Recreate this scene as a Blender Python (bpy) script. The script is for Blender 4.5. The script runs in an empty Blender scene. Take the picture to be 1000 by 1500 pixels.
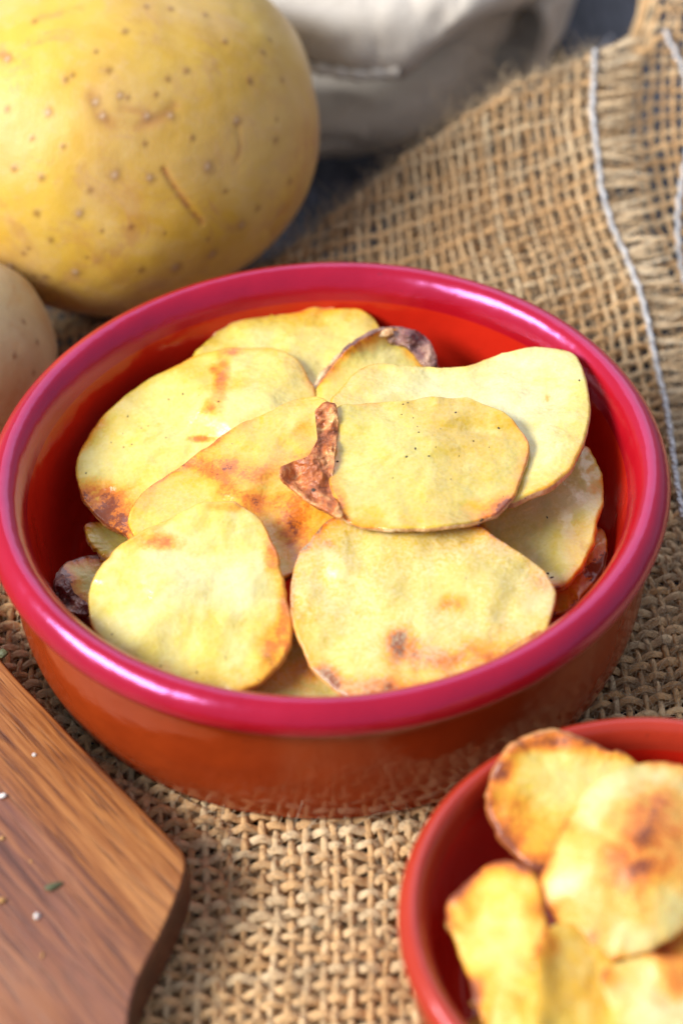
import bpy, math, random
import numpy as np
from mathutils import Vector, Matrix

random.seed(7); rng = np.random.default_rng(7)
sc = bpy.context.scene
R = math.radians
# ------------------------------------------------------------------ camera
EL, FPX, ROLL, DIST = R(43.17), 3334.5, R(-2.317), .5
fw = np.array([0, math.cos(EL), -math.sin(EL)]); rt = np.array([1., 0, 0]); up = np.cross(rt, fw)
EYE = -fw*DIST + np.array([0, 0, .0375]) + rt*.00302 - up*.00847
CX = math.cos(ROLL)*rt + math.sin(ROLL)*up; CY = -math.sin(ROLL)*rt + math.cos(ROLL)*up
cd = bpy.data.cameras.new('camera'); cam = bpy.data.objects.new('camera', cd)
sc.collection.objects.link(cam); sc.camera = cam
cam.matrix_world = Matrix(((CX[0], CY[0], -fw[0], EYE[0]), (CX[1], CY[1], -fw[1], EYE[1]), (CX[2], CY[2], -fw[2], EYE[2]), (0, 0, 0, 1)))
cd.sensor_fit = 'HORIZONTAL'; cd.sensor_width = 24; cd.lens = FPX*24/1000
cd.clip_start = .01; cd.clip_end = 50
cd.dof.use_dof = True; cd.dof.focus_distance = .503; cd.dof.aperture_fstop = 7.4; cd.dof.aperture_blades = 7
# ------------------------------------------------------------------ world + lamps (a studio table by a window)
w = bpy.data.worlds.new('World'); sc.world = w; w.use_nodes = True
w.node_tree.nodes['Background'].inputs[0].default_value = (.80, .86, 1, 1)
w.node_tree.nodes['Background'].inputs[1].default_value = .52
sc.view_settings.view_transform = 'Standard'; sc.view_settings.look = 'None'; sc.view_settings.exposure = 0
def area(name, loc, target, sx, sy, power, col):
    l = bpy.data.lights.new(name, 'AREA'); l.shape = 'RECTANGLE'; l.size = sx; l.size_y = sy; l.energy = power; l.color = col
    o = bpy.data.objects.new(name, l); sc.collection.objects.link(o); o.location = loc
    o.rotation_euler = (Vector(target) - Vector(loc)).to_track_quat('-Z', 'Y').to_euler(); return o
area('window_light', (-1.45, -.45, 1.22), (0, .02, .03), 1.30, .62, 77, (1, .97, .92))
area('sky_light', (.12, .98, .95), (0, 0, .03), 1.3, 1.05, 7.0, (.84, .85, 1))
sc.cycles.use_denoising = True
sc.cycles.max_bounces = 8; sc.cycles.caustics_reflective = False; sc.cycles.caustics_refractive = False

def ray(u, v):
    d = (u-500)/FPX*CX - (v-750)/FPX*CY + fw
    return d/np.linalg.norm(d)
def onz(u, v, z):                       # where the sight line through a point of the photo meets height z
    d = ray(u, v); return EYE + d*(z-EYE[2])/d[2]
def rays(U, V):
    d = (U-500)[..., None]/FPX*CX - (V-750)[..., None]/FPX*CY + fw
    return d/np.linalg.norm(d, axis=-1, keepdims=True)
def onsurf(u, v, h):                    # ... or a height field
    z = .02
    for _ in range(60):
        p = onz(u, v, z); z += .6*(float(h(p[0], p[1]))-z)
    return onz(u, v, z)

# ------------------------------------------------------------------ numeric helpers
def vnoise(P, seed=0):
    P = np.asarray(P, float); I = np.floor(P).astype(np.int64); F = P-I; F = F*F*(3-2*F)
    def hsh(a, b, c):
        h = (a*374761393 + b*668265263 + c*2147483647 + seed*144665) & 0xffffffff
        h = ((h ^ (h >> 13))*1274126177) & 0xffffffff
        return ((h ^ (h >> 16)) & 0xffff)/32767.5-1
    r = 0
    for i in (0, 1):
        for j in (0, 1):
            for k in (0, 1):
                wgt = (F[..., 0] if i else 1-F[..., 0])*(F[..., 1] if j else 1-F[..., 1])*(F[..., 2] if k else 1-F[..., 2])
                r = r + wgt*hsh(I[..., 0]+i, I[..., 1]+j, I[..., 2]+k)
    return r
def fbm(P, seed=0, octv=4):
    r = 0; a = 1
    for o in range(octv):
        r = r + a*vnoise(np.asarray(P)*2**o, seed+o*17); a *= .5
    return r
def sstep(a, b, x):
    t = np.clip((x-a)/(b-a), 0, 1); return t*t*(3-2*t)
def closed_curve(pts, n):               # closed Catmull-Rom, n samples
    p = np.array(pts, float); m = len(p); t = np.linspace(0, m, n, endpoint=False); i = t.astype(int); f = (t-i)[:, None]
    a, b, c, d = p[(i-1) % m], p[i % m], p[(i+1) % m], p[(i+2) % m]
    q = .5*(2*b+(c-a)*f+(2*a-5*b+4*c-d)*f**2+(3*b-a-3*c+d)*f**3)
    s = np.r_[0, np.cumsum(np.linalg.norm(np.roll(q, -1, 0)-q, axis=1))]; q2 = np.vstack([q, q[:1]])
    u = np.linspace(0, s[-1], n, endpoint=False)
    return np.stack([np.interp(u, s, q2[:, k]) for k in range(q.shape[1])], 1)
def open_curve(pts, n):
    p = np.array(pts, float); m = len(p)-1
    p = np.vstack([2*p[0]-p[1], p, 2*p[-1]-p[-2]]); t = np.linspace(0, m-1e-9, n); i = t.astype(int); f = (t-i)[:, None]
    a, b, c, d = p[i], p[i+1], p[i+2], p[i+3]
    q = .5*(2*b+(c-a)*f+(2*a-5*b+4*c-d)*f**2+(3*b-a-3*c+d)*f**3)
    s = np.r_[0, np.cumsum(np.linalg.norm(np.diff(q, axis=0), axis=1))]; u = np.linspace(0, s[-1], n)
    return np.stack([np.interp(u, s, q[:, k]) for k in range(q.shape[1])], 1)

# ------------------------------------------------------------------ object helpers
def link(o, parent=None, origin=None):
    sc.collection.objects.link(o)
    if parent is not None: o.parent = parent
    return o
def mesh_obj(name, V, F, mat, parent=None, attrs=None, smooth=True, origin=(0, 0, 0)):
    V = np.asarray(V, float).reshape(-1, 3) - np.array(origin)
    me = bpy.data.meshes.new(name)
    if isinstance(F, np.ndarray):
        nf, k = F.shape
        me.vertices.add(len(V)); me.vertices.foreach_set('co', V.ravel())
        me.loops.add(nf*k); me.loops.foreach_set('vertex_index', F.ravel().astype(np.int32))
        me.polygons.add(nf); me.polygons.foreach_set('loop_start', np.arange(0, nf*k, k, dtype=np.int32))
        me.update(calc_edges=True)
    else:
        me.from_pydata([tuple(v) for v in V], [], F)
    me.validate()
    for an, av in (attrs or {}).items():
        av = np.asarray(av, float)
        if av.ndim > 1:
            at = me.attributes.new(an, 'FLOAT_COLOR', 'POINT')
            c = np.ones((len(V), 4)); c[:, :av.shape[-1]] = av.reshape(-1, av.shape[-1]); at.data.foreach_set('color', c.ravel())
        else:
            at = me.attributes.new(an, 'FLOAT', 'POINT'); at.data.foreach_set('value', av.ravel())
    if smooth: me.shade_smooth()
    if mat is not None: me.materials.append(mat)
    o = bpy.data.objects.new(name, me); o.location = origin
    if parent is not None: o.location = np.array(origin)-np.array(parent.location)
    return link(o, parent)
def grid_faces(n, m, wrap_n=False, wrap_m=False, base=0):
    i = np.arange(n if wrap_n else n-1); j = np.arange(m if wrap_m else m-1)
    I, J = np.meshgrid(i, j, indexing='ij'); I2 = (I+1) % n; J2 = (J+1) % m
    return np.stack([I*m+J, I2*m+J, I2*m+J2, I*m+J2], -1).reshape(-1, 4)+base
def tag(o, label, cat, group=None, kind=None):
    if label: o['label'] = label
    if cat: o['category'] = cat
    if group: o['group'] = group
    if kind: o['kind'] = kind
    return o
def empty(name, loc, label, cat, group=None):
    o = bpy.data.objects.new(name, None); o.location = loc; o.empty_display_size = .01
    sc.collection.objects.link(o); return tag(o, label, cat, group)
def tubes(lines, radii, nseg=6, normals=None):
    """lines: list of (k,3); radii: list of scalars or (k,). -> V, F, s (length), ang, id"""
    Vs, Fs, S, A, ID = [], [], [], [], []; base = 0
    ang = np.linspace(0, 2*np.pi, nseg+1)
    for q, (L, r) in enumerate(zip(lines, radii)):
        L = np.asarray(L); k = len(L); T = np.gradient(L, axis=0); T /= np.linalg.norm(T, axis=1, keepdims=True)+1e-12
        N0 = np.array([.03, .02, 1.]) if abs(T[:, 2]).mean() < .9 else np.array([1., 0, 0])
        B = np.cross(T, N0); B /= np.linalg.norm(B, axis=1, keepdims=True)+1e-12; N = np.cross(B, T)
        r = np.broadcast_to(np.asarray(r, float), (k,))
        V = L[:, None]+(r[:, None]*np.cos(ang))[..., None]*B[:, None]-(r[:, None]*np.sin(ang))[..., None]*N[:, None]
        Vs.append(V.reshape(-1, 3)); Fs.append(grid_faces(k, nseg+1, base=base)); base += k*(nseg+1)
        s = np.r_[0, np.cumsum(np.linalg.norm(np.diff(L, axis=0), axis=1))]
        S.append(np.repeat(s, nseg+1)); A.append(np.tile(ang, k)); ID.append(np.full(k*(nseg+1), random.random()))
    return np.vstack(Vs), np.vstack(Fs), np.concatenate(S), np.concatenate(A), np.concatenate(ID)
def tube_obj(name, lines, radii, mat, parent=None, nseg=6, kind=None):
    V, F, S, A, ID = tubes(lines, radii, nseg)
    o = mesh_obj(name, V, F, mat, parent, dict(along=S*1000, ang=A, yarn=ID))
    if kind: o['kind'] = kind
    return o

# ------------------------------------------------------------------ material helpers
class M:
    def __init__(s, name):
        s.m = bpy.data.materials.new(name); s.m.use_nodes = True; s.t = s.m.node_tree
        s.b = s.t.nodes['Principled BSDF']; s.out = s.t.nodes['Material Output']
    def n(s, typ, **kw):
        x = s.t.nodes.new('ShaderNode'+typ)
        for k, v in kw.items():
            if k.startswith('i_'): s.put(x.inputs[k[2:].replace('_', ' ')], v)
            elif k.startswith('n_'): s.put(x.inputs[int(k[2:])], v)
            else: setattr(x, k, v)
        return x
    def put(s, sock, v):
        if isinstance(v, bpy.types.NodeSocket): s.t.links.new(v, sock)
        else:
            if isinstance(v, tuple) and len(v) == 3 and sock.type == 'RGBA': v = v+(1,)
            sock.default_value = v
    def set(s, **kw):
        for k, v in kw.items(): s.put(s.b.inputs[k.replace('_', ' ')], v)
        return s
    def math(s, op, a, b=0., c=0., clamp=False):
        return s.n('Math', operation=op, n_0=a, n_1=b, n_2=c, use_clamp=clamp).outputs[0]
    def mix(s, f, a, b, blend='MIX'):
        x = s.n('Mix', data_type='RGBA', blend_type=blend); s.put(x.inputs[0], f); s.put(x.inputs[6], a); s.put(x.inputs[7], b); return x.outputs[2]
    def ramp(s, f, *st):
        x = s.n('ValToRGB'); s.put(x.inputs[0], f); e = x.color_ramp.elements
        while len(e) < len(st): e.new(.5)
        for k, (p, c) in enumerate(st):
            e[k].position = p; e[k].color = (c, c, c, 1) if isinstance(c, (int, float)) else c+(1,)
        return x.outputs[0]
    def obj(s): return s.n('TexCoord').outputs['Object']
    def mapn(s, vec, scale=(1, 1, 1), rot=(0, 0, 0)):
        return s.n('Mapping', i_Vector=vec, i_Scale=scale, i_Rotation=rot).outputs[0]
    def noise(s, scale, detail=3., rough=.55, vec=None, dist=0., color=False):
        x = s.n('TexNoise', i_Scale=scale, i_Detail=detail, i_Roughness=rough, i_Distortion=dist); s.put(x.inputs['Vector'], vec if vec is not None else s.obj())
        return x.outputs[1 if color else 0]
    def attr(s, name, col=False):
        x = s.n('Attribute', attribute_name=name); return x.outputs['Color' if col else 'Fac']
    def bump(s, h, strength=.3, dist=.001, normal=None):
        x = s.n('Bump', i_Height=h, i_Strength=strength, i_Distance=dist)
        if normal is not None: s.put(x.inputs['Normal'], normal)
        return x.outputs[0]

# ---- table
m = M('dark weathered wood'); v = m.mapn(m.obj(), (60, 9, 60))
g = m.noise(9, 6, .6, v, .4); g2 = m.noise(25, 3)
m.set(Base_Color=m.mix(m.ramp(g, (.35, .0), (.65, 1.)), (.012, .014, .022), (.075, .082, .11)), Roughness=.55, Normal=m.bump(m.math('ADD', g, g2), .5, .0008)); M_TABLE = m.m
# ---- burlap
def burlap(name, c1, c2, c3):
    m = M(name); yn = m.attr('yarn'); al = m.attr('along'); an = m.attr('ang')
    cv = m.n('CombineXYZ', i_X=m.math('MULTIPLY_ADD', an, .35, m.math('MULTIPLY', al, .22)), i_Y=m.math('MULTIPLY_ADD', an, 1.6, m.math('MULTIPLY', al, -.9)), i_Z=m.math('MULTIPLY', yn, 90.)).outputs[0]
    nz = m.noise(1.6, 5, .75, cv); nl = m.noise(45, 2)
    f = m.math('ADD', m.math('MULTIPLY', yn, .40), m.math('MULTIPLY_ADD', nz, 1.1, -.06)); f = m.math('ADD', f, m.math('MULTIPLY', nl, .35)); f = m.math('SUBTRACT', f, .28)
    col = m.ramp(f, (.1, c1), (.5, c2), (.9, c3))
    tw = m.math('SINE', m.math('ADD', m.math('MULTIPLY', al, 1.9), m.math('MULTIPLY', an, 2.)))
    fib = m.math('ADD', m.math('MULTIPLY', nz, 1.2), m.math('MULTIPLY', m.noise(900, 3, .7), .7))
    h = m.math('ADD', m.math('MULTIPLY', tw, .35), m.math('MULTIPLY', fib, 1.4))
    m.set(Base_Color=col, Roughness=.85, Normal=m.bump(h, .8, .0006), Sheen_Weight=.06, Sheen_Roughness=.5)
    m.put(m.b.inputs['Specular IOR Level'], .25)
    return m.m
M_BURLAP = burlap('jute yarn', (.52, .27, .105), (.91, .57, .27), (.97, .78, .50))
M_FUZZ = burlap('jute fibre', (.66, .42, .21), (.86, .62, .36), (.95, .80, .58))
m = M('white cotton thread'); tw = m.math('SINE', m.math('ADD', m.math('MULTIPLY', m.attr('along'), 3.2), m.math('MULTIPLY', m.attr('ang'), 2.)))
m.set(Base_Color=(.78, .78, .80), Roughness=.6, Normal=m.bump(tw, .9, .0004)); M_THREAD = m.m
# ---- linen
m = M('natural linen'); o_ = m.obj()
wv = m.math('ADD', m.noise(1, 2, .6, m.mapn(o_, (1400, 300, 300))), m.noise(1, 2, .6, m.mapn(o_, (300, 1400, 1400))))
m.set(Base_Color=m.ramp(m.math('ADD', m.math('MULTIPLY', wv, .5), m.math('MULTIPLY', m.noise(60, 3), .3)), (.4, (.54, .48, .41)), (.85, (.72, .66, .58))), Roughness=.9, Sheen_Weight=.2, Normal=m.bump(wv, .35, .0005)); M_LINEN = m.m
# ---- glaze
def glaze(name, c1, c2, tint, ior=1.62, rough=.07, peel=.05):
    m = M(name); n1 = m.noise(38, 3, .5); n2 = m.noise(420, 2, .5); sp = m.ramp(m.noise(900, 1, .5), (.74, 0.), (.80, 1.))
    col = m.mix(m.ramp(n1, (.3, 0.), (.7, 1.)), c1, c2); col = m.mix(m.math('MULTIPLY', sp, .35), col, (.05, .01, .008))
    m.set(Base_Color=col, Roughness=m.math('MULTIPLY_ADD', n2, .06, rough-.03), IOR=ior, Specular_Tint=tint,
          Normal=m.bump(m.math('ADD', m.noise(150, 2), m.math('MULTIPLY', n1, 2.)), peel, .0012)); return m.m
G_RIM = glaze('red rim glaze', (.38, .005, .012), (.30, .0035, .008), (.74, .36, .92), 1.9, .22, .16)
G_IN = glaze('red inner glaze', (.50, .018, .007), (.42, .012, .005), (1, .85, .7), 1.5, .13, .18)
G_OUT = glaze('terracotta outer glaze', (.31, .042, .007), (.23, .027, .005), (1, .9, .8), 1.5, .15, .22)
G_RIM2 = glaze('small bowl rim glaze', (.42, .040, .017), (.36, .030, .013), (1, .60, .75), 1.6, .22, .12)
# ---- wood
m = M('oiled acacia'); o_ = m.mapn(m.obj(), (1, 1, 1), (0, 0, R(53.2)))
# grain runs along local X after the turn
warp = m.noise(30, 2, .5, m.mapn(m.obj(), (1, 1, 1)))
fine = m.noise(1, 6, .65, m.mapn(o_, (36, 900, 300)), .5)
fine = m.math('ADD', m.math('MULTIPLY', fine, .62), m.math('MULTIPLY', m.noise(1, 4, .7, m.mapn(o_, (60, 2600, 800)), .3), .38))
mid = m.noise(1, 5, .6, m.mapn(o_, (14, 210, 90)), 1.0)
big = m.noise(1, 3, .5, m.mapn(o_, (7, 62, 40)), .6)
pores = m.ramp(m.noise(1, 2, .5, m.mapn(o_, (75, 1500, 700))), (.54, 0.), (.64, 1.))
f = m.math('ADD', m.math('MULTIPLY', fine, .55), m.math('ADD', m.math('MULTIPLY', mid, .38), m.math('MULTIPLY', big, .24)))
col = m.ramp(f, (.47, (.022, .008, .005)), (.53, (.10, .030, .009)), (.59, (.26, .085, .018)), (.70, (.45, .19, .055)))
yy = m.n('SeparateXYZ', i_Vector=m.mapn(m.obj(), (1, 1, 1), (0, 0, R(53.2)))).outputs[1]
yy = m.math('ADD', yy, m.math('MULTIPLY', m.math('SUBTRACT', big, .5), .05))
col = m.mix(m.math('MULTIPLY', m.ramp(m.math('MULTIPLY_ADD', yy, -30., .55), (.30, 0.), (.55, 1.), (1., .7)), m.ramp(mid, (.35, .35), (.6, .8))), col, (.20, .080, .058))  # purple-brown sheen away from the upper edge, painted into the wood colour
col = m.mix(m.math('MULTIPLY', pores, .55), col, (.055, .018, .012))
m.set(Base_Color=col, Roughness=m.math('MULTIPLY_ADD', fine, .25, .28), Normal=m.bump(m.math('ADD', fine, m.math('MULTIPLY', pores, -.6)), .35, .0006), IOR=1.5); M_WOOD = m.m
m = M('shade-darkened board side'); m.set(Base_Color=m.ramp(m.noise(120, 4), (.3, (.045, .016, .009)), (.7, (.12, .042, .02))), Roughness=.45); M_WOOD_SIDESHADE = m.m  # board side: end grain darkened further to paint in its shade
# ---- potato flesh (tone: R browning, G rim, B wet yellow)
def flesh(name, coat=.45, base=(.66, .57, .185), yellow=(.62, .46, .045), rough=.34, floury=0.):
    m = M(name); s = m.n('SeparateColor', i_Color=m.attr('tone', True)); br, ed, ye = s.outputs
    n1 = m.noise(62, 4, .6, dist=.4); n2 = m.noise(420, 4, .65); n3 = m.noise(1500, 3, .65); n4 = m.noise(150, 4, .65, dist=.25); n5 = m.noise(240, 5, .7)
    gr = m.n('TexVoronoi', i_Vector=m.obj(), i_Scale=950.).outputs['Distance']
    c = m.mix(m.math('ADD', m.ramp(n1, (.40, 0.), (.64, .85)), m.math('MULTIPLY', ye, .8), clamp=True), base, yellow)
    c = m.mix(m.ramp(m.math('ADD', ye, m.math('MULTIPLY', m.math('SUBTRACT', n1, .5), .8)), (.62, 0.), (1.15, .75)), c, tuple(x*y for x, y in zip(yellow, (1.03, .80, .45))))
    c = m.mix(m.ramp(n4, (.50, 0.), (.70, .42)), c, tuple(min(1, x*1.08+.06) for x in base))
    c = m.mix(m.ramp(n5, (.34, .25), (.45, 0.)), c, (.52, .37, .03))
    c = m.mix(m.math('MULTIPLY', m.ramp(n3, (.32, 1.), (.46, 0.)), .16), c, (.54, .40, .08))
    c = m.mix(m.math('MULTIPLY', m.ramp(gr, (.30, 0.), (.65, 1.)), .08), c, (.80, .74, .50))
    b = m.math('ADD', br, m.math('MULTIPLY', m.math('SUBTRACT', n4, .5), m.math('MULTIPLY_ADD', br, 1.8, .10)))
    b = m.math('ADD', b, m.math('MULTIPLY', m.math('SUBTRACT', n5, .5), m.math('MULTIPLY_ADD', br, 1.9, .05)))
    b = m.math('ADD', b, m.math('MULTIPLY', m.math('SUBTRACT', n3, .5), m.math('MULTIPLY', br, 1.3)))
    c = m.mix(m.ramp(b, (.12, 0.), (.36, .8)), c, (.76, .33, .018))
    c = m.mix(m.ramp(b, (.38, 0.), (.68, .9)), c, (.60, .155, .02))
    c = m.mix(m.ramp(b, (.80, 0.), (1.15, .9)), c, (.20, .05, .025))
    if floury:
        c = m.mix(m.math('MULTIPLY', m.ramp(m.math('ADD', n3, m.math('MULTIPLY', m.math('SUBTRACT', n1, .5), .8)), (.44, 0.), (.62, 1.)), floury), c, (.74, .66, .42))
    bh = m.math('ADD', m.math('MULTIPLY', n2, .30), m.math('ADD', m.math('MULTIPLY', n3, .14), m.math('ADD', m.math('MULTIPLY', m.noise(95, 3, .45, dist=.3), 3.2), m.math('MULTIPLY', gr, .12))))
    rg = m.math('SUBTRACT', m.math('MULTIPLY_ADD', n2, .30, rough-.14), m.ramp(n5, (.50, 0.), (.62, .20)))
    m.set(Base_Color=c, Roughness=rg, Normal=m.bump(bh, .50, .0010),
          Subsurface_Weight=.22, Subsurface_Radius=(.0030, .0018, .0006), Subsurface_Scale=1., IOR=1.45, Coat_Weight=m.ramp(n1, (.35, coat*.4), (.6, coat*1.5)), Coat_Roughness=.15)
    return m.m
M_FLESH = flesh('roast potato flesh'); M_FLOUR = flesh('floury potato flesh', .45, (.62, .51, .155), (.60, .43, .045), .42, .42)
M_GOLD = flesh('golden potato flesh', .45, (.65, .49, .095), (.64, .39, .02), .32)
M_PALE = flesh('pale potato flesh', .45, (.68, .63, .33), (.65, .52, .10), .26)
M_OLIVE = flesh('translucent yellow potato flesh', .45, (.62, .55, .18), (.56, .44, .05), .26)
M_GOLD2 = flesh('golden slice flesh', .1, (.70, .60, .23), (.68, .48, .06), .48)
M_PALE2 = flesh('cream slice flesh', .1, (.70, .65, .38), (.67, .55, .18), .48)
def skin(name, c1, c2, c3):
    m = M(name); n1 = m.noise(130, 4, .65, dist=.8); n2 = m.noise(700, 3, .6)
    m.set(Base_Color=m.ramp(m.math('ADD', m.math('MULTIPLY', n1, .8), m.math('MULTIPLY', n2, .25)), (.36, c1), (.52, c2), (.68, c3)), Roughness=.30,
          Normal=m.bump(m.math('ADD', m.math('MULTIPLY', n1, 2.), n2), .7, .001), Subsurface_Weight=.15, Subsurface_Radius=(.002, .001, .0005), Subsurface_Scale=1.); return m.m
M_SKIN = skin('crisp brown potato skin', (.15, .035, .012), (.46, .13, .035), (.78, .42, .16))
M_SKIN_L = skin('light potato skin', (.60, .25, .05), (.78, .50, .13), (.80, .62, .25))
M_SKIN_O = skin('orange toasted potato edge', (.40, .12, .03), (.72, .32, .07), (.80, .52, .18))
M_SKIN_T = skin('tan potato skin', (.38, .16, .07), (.66, .38, .18), (.82, .62, .38))
M_SKIN_P = skin('purple-brown potato skin', (.07, .030, .032), (.21, .10, .09), (.45, .27, .19))
# ---- raw potato skin (tone: R lenticel, G scar and painted side shade, B cork centre)
def raw(name, c1, c2, dust):
    m = M(name); s = m.n('SeparateColor', i_Color=m.attr('tone', True)); a, b, c_ = s.outputs
    n1 = m.noise(28, 4, .6, dist=.4); n2 = m.noise(260, 4, .65); n3 = m.noise(1100, 2)
    c = m.mix(m.ramp(n1, (.35, 0.), (.7, 1.)), c1, c2)
    c = m.mix(m.math('MULTIPLY', m.ramp(n2, (.50, 0.), (.72, 1.)), dust), c, (.60, .40, .20))
    c = m.mix(m.math('MULTIPLY', m.ramp(m.noise(60, 5, .7, dist=1.), (.54, 0.), (.64, 1.)), .5), c, (.46, .23, .08))
    c = m.mix(m.math('MULTIPLY', m.ramp(m.noise(34, 4, .65, dist=.5), (.42, 0.), (.64, 1.)), dust), c, (.68, .50, .25))
    c = m.mix(m.math('MULTIPLY', b, m.ramp(n2, (.38, .2), (.6, 1.))), c, (.40, .15, .035))
    c = m.mix(m.math('MULTIPLY', a, .72, clamp=True), c, (.20, .07, .022))
    c = m.mix(c_, c, (.62, .45, .30))
    h = m.math('ADD', m.math('MULTIPLY', n2, .5), m.math('ADD', m.math('MULTIPLY', n3, .2), m.math('MULTIPLY', a, .5)))
    m.set(Base_Color=c, Roughness=m.math('MULTIPLY_ADD', n2, .25, .34), Normal=m.bump(h, .30, .0008), Subsurface_Weight=.12, Subsurface_Radius=(.003, .0018, .0005), Subsurface_Scale=1., IOR=1.45, Sheen_Weight=.15, Sheen_Roughness=.45); return m.m
M_RAW = raw('yellow potato skin', (.64, .41, .048), (.50, .27, .026), .34)
M_RAW2 = raw('pale potato skin', (.54, .41, .24), (.46, .33, .17), .45)
def plain(name, c, rough=.6, **kw):
    m = M(name); n = m.noise(500, 3); m.set(Base_Color=m.mix(n, c, tuple(x*.6 for x in c)), Roughness=rough, **kw); return m.m
M_PEPPER = plain('black pepper', (.05, .03, .018)); M_SALT = plain('salt crystal', (.85, .82, .78), .3, Subsurface_Weight=.2, Subsurface_Scale=.001)
M_HERB = plain('dried green herb', (.10, .11, .05)); M_CRUMB = plain('golden crumb', (.50, .26, .08))

# ================================================================== the table
top = empty('tabletop', (0, .2, -.0065), None, None); top['kind'] = 'structure'
ww = .11
def plank(x0, x1):
    b = .0012; xs = [x0+.0006, x0+.0006+b, x1-.0006-b, x1-.0006]; zs = [-.0065-b, -.0065, -.0065, -.0065-b]
    V = []
    for y in (-.6, 1.4):
        for x, z in zip(xs, zs): V.append((x, y, z))
        V += [(xs[3], y, -.03), (xs[0], y, -.03)]
    F = [(i, (i+1) % 6, 6+(i+1) % 6, 6+i) for i in range(6)]+[tuple(range(5, -1, -1)), tuple(range(6, 12))]
    F = [tuple(reversed(f)) for f in F]
    mesh_obj('plank', V, F, M_TABLE, top, smooth=False, origin=((x0+x1)/2, .2, -.0065))
for k in range(-8, 9): plank(.075+k*ww, .075+(k+1)*ww)
mesh_obj('gap_slab', [(-.9, -.6, -.012), (1.2, -.6, -.012), (1.2, 1.4, -.012), (-.9, 1.4, -.012), (-.9, -.6, -.035), (1.2, -.6, -.035), (1.2, 1.4, -.035), (-.9, 1.4, -.035)], [(0, 1, 2, 3), (7, 6, 5, 4), (0, 4, 5, 1), (1, 5, 6, 2), (2, 6, 7, 3), (3, 7, 4, 0)], M_TABLE, top, smooth=False, origin=(0, .2, -.0065))  # added dark slab, keeps the bright world from showing through plank gaps

# ================================================================== burlap
CR = np.array([(-.16, .100, .000), (-.06, .103, .002), (-.012, .119, .010), (.006, .128, .019), (.025, .139, .029), (.050, .152, .036), (.076, .163, .040), (.11, .178, .044), (.16, .19, .046)])
def crest(x):
    return np.interp(x, CR[:, 0], CR[:, 1]), np.interp(x, CR[:, 0], CR[:, 2]), np.interp(x, [-.1, -.01, .03, .08, .12], [.085, .088, .082, .066, .055])
def smin(a, b, k): return -k*np.log(np.exp(-np.clip(a/k, -60, 60))+np.exp(-np.clip(b/k, -60, 60)))
def hA(x, y):
    x = np.asarray(x, float); y = np.asarray(y, float); yc, zc, yf = crest(x)
    t = (y-yf)/(yc-yf)
    a = zc*(np.clip(t, 0, 3)**1.25); b = zc+(yc-y)*2.2
    z = smin(a, np.maximum(b, 0), .0022)+.0022*math.log(2)*np.exp(-a/.004)
    und = .0011*vnoise(np.stack([x*38, y*38, 0*x+3], -1), 5)+.0006*vnoise(np.stack([x*90, y*90, 0*x], -1), 9)
    rr = np.hypot(x, y); rs = np.hypot(x-.06, y+.115)
    msk = sstep(.060, .085, rr)*sstep(.036, .060, rs)
    lift = .003*sstep(.066, .10, rr)*sstep(.02, .07, x)*sstep(-.06, -.02, y)
    return z+und*msk+lift-.0017
CRB = np.array([(-.16, .09, .0), (.0, .11, .002), (.03, .135, .018), (.050, .156, .031), (.066, .172, .040), (.085, .186, .0445), (.100, .204, .049), (.13, .235, .054), (.2, .26, .056)])
def hB(x, y):
    x = np.asarray(x, float); y = np.asarray(y, float)
    yc = np.interp(x, CRB[:, 0], CRB[:, 1]); zc = np.interp(x, CRB[:, 0], CRB[:, 2]); yf = np.interp(x, [-.1, .05, .12], [.10, .085, .06])
    t = (y-yf)/(yc-yf); a = zc*(np.clip(t, 0, 3)**1.2); b = np.maximum(zc+(yc-y)*2., 0)
    z = smin(a, b, .003)
    und = .0012*vnoise(np.stack([x*45, y*45, 0*x+1], -1), 15)
    z = z+und-.0012
    lim = hA(x, y)-.0031-.0045*sstep(.07, .11, y)
    inside = sstep(.098, .085, x)
    return np.maximum(np.where(x < .09, np.minimum(z, lim), z*(1-inside)+np.minimum(z, lim)*inside), -.0048)
STITCH_PX = [(893, 62), (873, 88), (866, 125), (866, 170), (872, 220), (880, 285), (896, 340), (914, 378), (935, 430), (948, 480), (958, 530), (970, 580), (980, 640), (988, 700), (998, 760)]
st = np.array([onsurf(u, v, hA) for u, v in STITCH_PX]); st = st[np.argsort(st[:, 1])]
def stitch_x(y): return np.interp(y, np.r_[-.2, -.06, st[:, 1]], np.r_[.11, .105, st[:, 0]])
def warp_x(a, y):                       # how far the warps follow the stitched edge
    d = stitch_x(y)-.088
    wgt = sstep(-.02, .085, a)
    return a+d*wgt*sstep(-.10, .02, y)+.0010*np.sin(y*55+a*20)-.05*np.minimum(y+.02, 0)*sstep(.0, -.1, a)
def weft_y(b, x): return b+.17*x*sstep(-.10, .10, b)+.10*x*(1-sstep(-.10, .10, b))+.0012*np.sin(x*48+b*30)
yarn_r = .00066
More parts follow.
